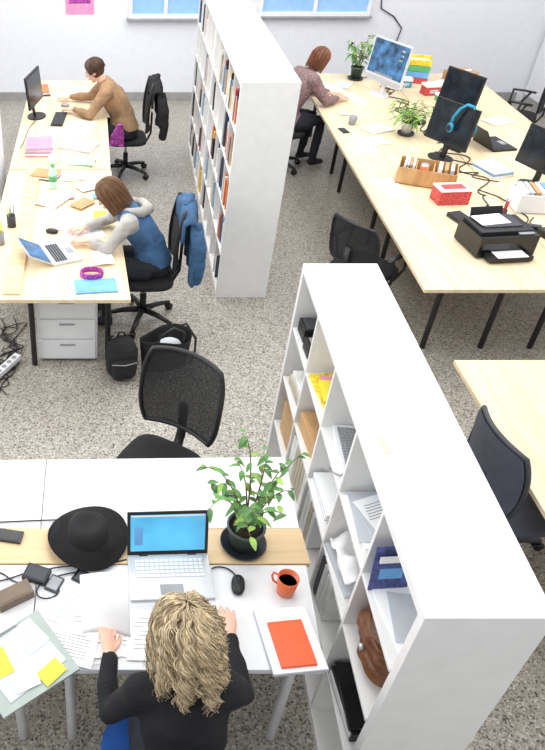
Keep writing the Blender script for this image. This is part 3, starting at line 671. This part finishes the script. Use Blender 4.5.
papers((2.65,6.0,Z),[(2.62,6.05,.21,.42,8,PAPER),(2.66,7.0,.21,.3,-10,PAPER),(2.8,7.2,.3,.21,10,PAPER),(2.95,7.55,.3,.21,25,PAPER)])
papers((2.75,8.9,Z),[(2.8,8.98,.3,.3,5,PAPER),(2.7,9.15,.2,.3,40,PAPER),(3.0,9.1,.2,.28,-30,PAPG)])
papers((4.1,6.0,Z),[(4.2,6.6,.21,.3,8,PAPER),(4.2,5.5,.21,.3,-12,PAPER),(4.35,7.8,.3,.21,20,PAPER)])
papers((-.3,7.5,Z),[(-.25,7.45,.3,.21,10,PAPER),(-.2,7.7,.21,.3,80,PAPER),(-.45,7.4,.2,.28,30,PAPER)])
papers((-.4,8.9,Z),[(-.35,8.75,.3,.21,10,PAPER),(-.2,8.85,.21,.3,-20,PAPER),(-.4,9.05,.2,.28,60,PAPER)])
# sheet lifted by the blonde woman's left hand: pinched between thumb and palm, curling up and away
b=MB()
def sheet(u,v):
    return ((u-.5)*.2-.02*v,v*.2,.06+.13*math.sin(v*2.0)+.03*math.cos((u-.5)*3.2)-.02+.006*math.sin(u*5+v*3))
b.grid(sheet,16,18,PAPER)
o=b.obj('held_paper_sheet',(.025,1.6,Z),-3,solid=.0012)
b=MB(); b.box((0,0,.008),(.225,.29,.016),PAPG); b.box((.0,0,.017),(.22,.285,.002),PAPER); b.obj('notebook',(.775,1.6,Z),6,bevel=.002)
b=MB(); b.box((0,0,.006),(.145,.2,.012),ORNB); b.box((.002,0,.006),(.144,.194,.008),PAPER); b.obj('orange_notebook',(.775,1.575,Z+.019),6,bevel=.001)
b=MB(); b.box((0,0,.006),(.34,.32,.012),FOLD); b.box((-.0,.01,.0135),(.27,.25,.003),PAPG,rz=6); b.box((-.1,.04,.0165),(.12,.12,.003),YEL,rz=-5); b.box((.07,-.11,.0165),(.1,.07,.003),YEL,rz=10); b.box((.08,.07,.017),(.1,.13,.002),PAPER,rz=8); b.box((-.03,-.08,.0175),(.1,.08,.002),PAPER,rz=-9)
for q in range(7): b.box((.08,.03+q*.015,.0186),(.08,.003,.0006),INK,rz=8)
b.box((0,.155,.02),(.12,.02,.014),METAL)
b.obj('clipboard_folder',(-.31,1.5,Z+.0145),35,bevel=.002)
def smallbox(name,loc,rz,d,m,m2):
    b=MB(); b.box((0,0,d[2]/2),d,m); b.box((0,0,d[2]+.001),(d[0]*.85,d[1]*.8,.002),m2); return b.obj(name,loc,rz,bevel=.003)
smallbox('smartphone',(-.43,2.13,Z+.006),80,(.07,.14,.009),BLK2,BLK2)
smallbox('smartphone',(-.06,1.895,Z+.0),60,(.065,.12,.009),BLK2,DKG)
smallbox('network_router',(-.28,1.915,Z),-20,(.11,.08,.025),BLK,DKG)
smallbox('glasses_case',(-.37,1.8,Z),30,(.16,.075,.045),TAN,TAN)
smallbox('calculator',(-.2,1.87,Z+.0),-25,(.06,.08,.012),DKG,GREY)
smallbox('blue_notebook',(-.03,4.36,Z),6,(.3,.18,.012),LBLUE,LBLUE)
smallbox('telephone',(3.6,5.1,Z),20,(.16,.2,.05),BLK,DKG)
smallbox('smartphone',(2.58,7.5,Z),10,(.07,.14,.01),BLK2,BLK2)
smallbox('external_drive',(3.45,7.75,Z),40,(.1,.14,.03),BLK,DKG)
smallbox('power_adapter',(3.55,6.95,Z),30,(.06,.13,.035),BLK,DKG)
smallbox('power_adapter',(3.5,5.25,Z),70,(.06,.13,.035),BLK,DKG)
b=MB(); b.tube([(.08*math.cos(i*math.pi/12),.06*math.sin(i*math.pi/12),.028) for i in range(24)],[(.024,.008)]*24,PURP,10,side=(0,0,1),closed=True); 
for v in b.v: v.z=max(v.z,.001)
b.obj('headband',(-.06,4.5,Z+.001))
b=MB(); b.lathe([(.033,0),(.036,.01),(.036,.07),(.033,.085),(.036,.1),(.036,.15),(.014,.19),(.014,.2)],WATER,n=24); b.lathe([(.016,.198),(.016,.222)],GREEN,n=16); b.lathe([(.0368,.07),(.0368,.12)],GREEN,n=24); b.obj('water_bottle',(-.42,6.05,Z))
b=MB()
prof=[(.185,.012),(.16,.008),(.125,.004),(.1,.006),(.094,.02),(.092,.06),(.086,.1),(.07,.118),(.045,.114),(.02,.106),(.002,.105)]
b.lathe(prof,BFAB,n=40,wob=lambda r,q:(max(0,r-.1)*.22*math.sin(2*q+.6)+max(0,r-.1)*.18))
b.tube([(.096*math.cos(i*math.pi/16),.096*math.sin(i*math.pi/16),.022) for i in range(32)],[(.004,.014)]*32,BLK2,8,side=None,closed=True)
b.obj('black_hat',(-.055,2.11,Z+.008),0,solid=.004)
# ------------------------------------------------------------ plants
def leaf(b,p,d,L,w,m,droop=.25):
    d=Vector(d).normalized(); s=d.cross(Vector((0,0,1)))
    if s.length<.05: s=Vector((1,0,0))
    s.normalize(); u=s.cross(d); p=Vector(p); vs=[];fs=[]
    n=6
    for i in range(n+1):
        t=i/n; ww=w*math.sin(math.pi*min(1,t*.93+.04))**.8*(1-.25*t)
        c=p+d*L*t-Vector((0,0,1))*droop*L*t*t
        vs+= [c-s*ww+u*ww*.35,c,c+s*ww+u*ww*.35]
    for i in range(n):
        for k in(0,1): a=i*3+k; fs.append((a,a+1,a+4,a+3))
    b.add(vs,fs,m,True)
def potplant(name,loc,potm,r,h,stems,H,spread,leafL,leafW,per,ms,saucer=True,seed=1,arch=0):
    rg=random.Random(seed); b=MB()
    if saucer: b.lathe([(r*.9,0),(r*1.15,.004),(r*1.25,.022),(r*1.2,.022),(r*1.1,.008),(.002,.008)],POTD)
    z0=.01 if saucer else 0
    b.lathe([(r*.72,z0),(r*.95,z0+h*.9),(r*1.03,z0+h*.9),(r*1.03,z0+h),(r*.93,z0+h),(r*.9,z0+h*.88)],potm)
    b.lathe([(r*.91,z0+h*.88),(r*.5,z0+h*.9),(.002,z0+h*.91)],SOIL)
    for i in range(stems):
        a=6.28*i/stems+rg.uniform(-.4,.4); sp=spread*rg.uniform(.3,1); hh=H*rg.uniform(.5,1)*(1.15-.35*sp/spread)
        pts=[]
        for k in range(7):
            t=k/6; q=sp*(t**1.4); pts.append(Vector((r*.3*math.cos(a)+q*math.cos(a+.4*t),r*.3*math.sin(a)+q*math.sin(a+.4*t),z0+h*.85+hh*(math.sin(t*math.pi/2*(1+arch))))))
        b.tube(pts,[.0045*(1-.7*k/6) for k in range(7)],STEM,6)
        for k in range(per):
            t=.25+.75*k/(per-1); f=t*6; i0=min(5,int(f)); c=pts[i0].lerp(pts[i0+1],f-i0)
            aa=rg.uniform(0,6.28); leaf(b,c,(math.cos(aa),math.sin(aa),rg.uniform(-.2,.4)),leafL*rg.uniform(.7,1.1),leafW*rg.uniform(.8,1.1),rg.choice(ms),rg.uniform(.2,.8))
    b.obj(name,loc)
potplant('potted_ficus',(.66,2.085,Z+.005),POTG,.085,.13,14,.46,.26,.056,.0145,9,[LEAF,LEAF,LEAF2],seed=11)
potplant('potted_plant',(3.22,9.35,Z),POTG,.08,.14,9,.4,.2,.09,.022,9,[LEAF,LEAF2],seed=6)
potplant('spider_plant',(3.2,7.4,Z),WHITE,.07,.12,16,.24,.24,.18,.012,6,[LEAF2,LEAF],seed=8,arch=.35)
# cables
cable([(.12,2.0,Z+.006),(-.02,1.95,Z+.01),(-.15,1.98,Z+.006),(-.25,1.93,Z+.02)])
cable([(-.3,1.87,Z+.02),(-.38,1.86,Z+.005),(-.42,1.95,Z+.005),(-.5,1.93,Z+.005),(-.7,1.96,Z+.005)])
cable([(-.24,1.88,Z+.01),(-.15,1.85,Z+.01),(-.2,1.78,Z+.01),(-.3,1.8,Z+.01),(-.26,1.9,Z+.01),(-.1,1.93,Z+.01)])
cable([(-.6,1.9,Z+.006),(-.45,1.84,Z+.006),(-.36,1.93,Z+.006),(-.3,1.93,Z+.01)])
cable([(.6,1.915,Z+.006),(.58,1.96,Z+.006),(.53,1.97,Z+.006),(.5,1.95,Z+.006)])
cable([(.07,2.2,Z+.008),(-.1,2.25,Z+.01),(-.3,2.22,Z+.006),(-.6,2.21,Z+.006)])
for k in range(9):
    y=4.6+k*.5; pts=[(3.5+R.uniform(-.22,.22),y+i*.11+R.uniform(-.1,.1),Z+.006) for i in range(9)]; cable(pts,.005)
for k in range(7):
    pts=[(-.75+R.uniform(-.15,.18),4.05+i*.09+R.uniform(-.12,.12),.006+.002*k) for i in range(11)]; cable(pts,.004)
cable([(-.7,7.8,Z+.006),(-.8,7.5,Z+.006),(-.75,7.3,Z+.006),(-.8,7.0,Z+.006)])
b=MB(); b.box((0,0,.02),(.3,.06,.04),WHITE)
for i in range(4): b.cyl((-.1+i*.065,0,.04),(-.1+i*.065,0,.042),.02,GREY)
b.obj('power_strip',(-.72,4.35,.02),60,bevel=.003)
# ------------------------------------------------------------ light & camera
w=bpy.data.worlds.new('w'); sc.world=w; w.use_nodes=True; w.node_tree.nodes['Background'].inputs[0].default_value=(.94,.97,1,1); w.node_tree.nodes['Background'].inputs[1].default_value=.86
def area(name,loc,rot,sx,sy,e,c=(1,1,1)):
    l=bpy.data.lights.new(name,'AREA'); l.shape='RECTANGLE'; l.size=sx; l.size_y=sy; l.energy=e; l.color=c
    o=bpy.data.objects.new(name,l); sc.collection.objects.link(o); o.location=loc; o.rotation_euler=[rad(a) for a in rot]
area('ceiling_light',(0,7.5,4.6),(0,0,0),3,5,225,(1,1,.99)); area('ceiling_light',(1.0,2.4,4.8),(0,0,0),3,3,92,(1,1,.99)); area('ceiling_light',(4,6.5,4.6),(0,0,0),2,5,145,(1,.99,.97))
area('window_light',(-4,4,3.2),(0,-70,0),2,7,190,(.96,.98,1))
sc.view_settings.view_transform='Standard'
cd=bpy.data.cameras.new('camera'); cam=bpy.data.objects.new('camera',cd); sc.collection.objects.link(cam); sc.camera=cam
cam.location=(0,0,3.41); cam.rotation_euler=(rad(51.5),0,0)
cd.sensor_fit='VERTICAL'; cd.sensor_height=36; cd.sensor_width=36; cd.lens=711/750*36; cd.shift_x=.23; cd.clip_start=.05
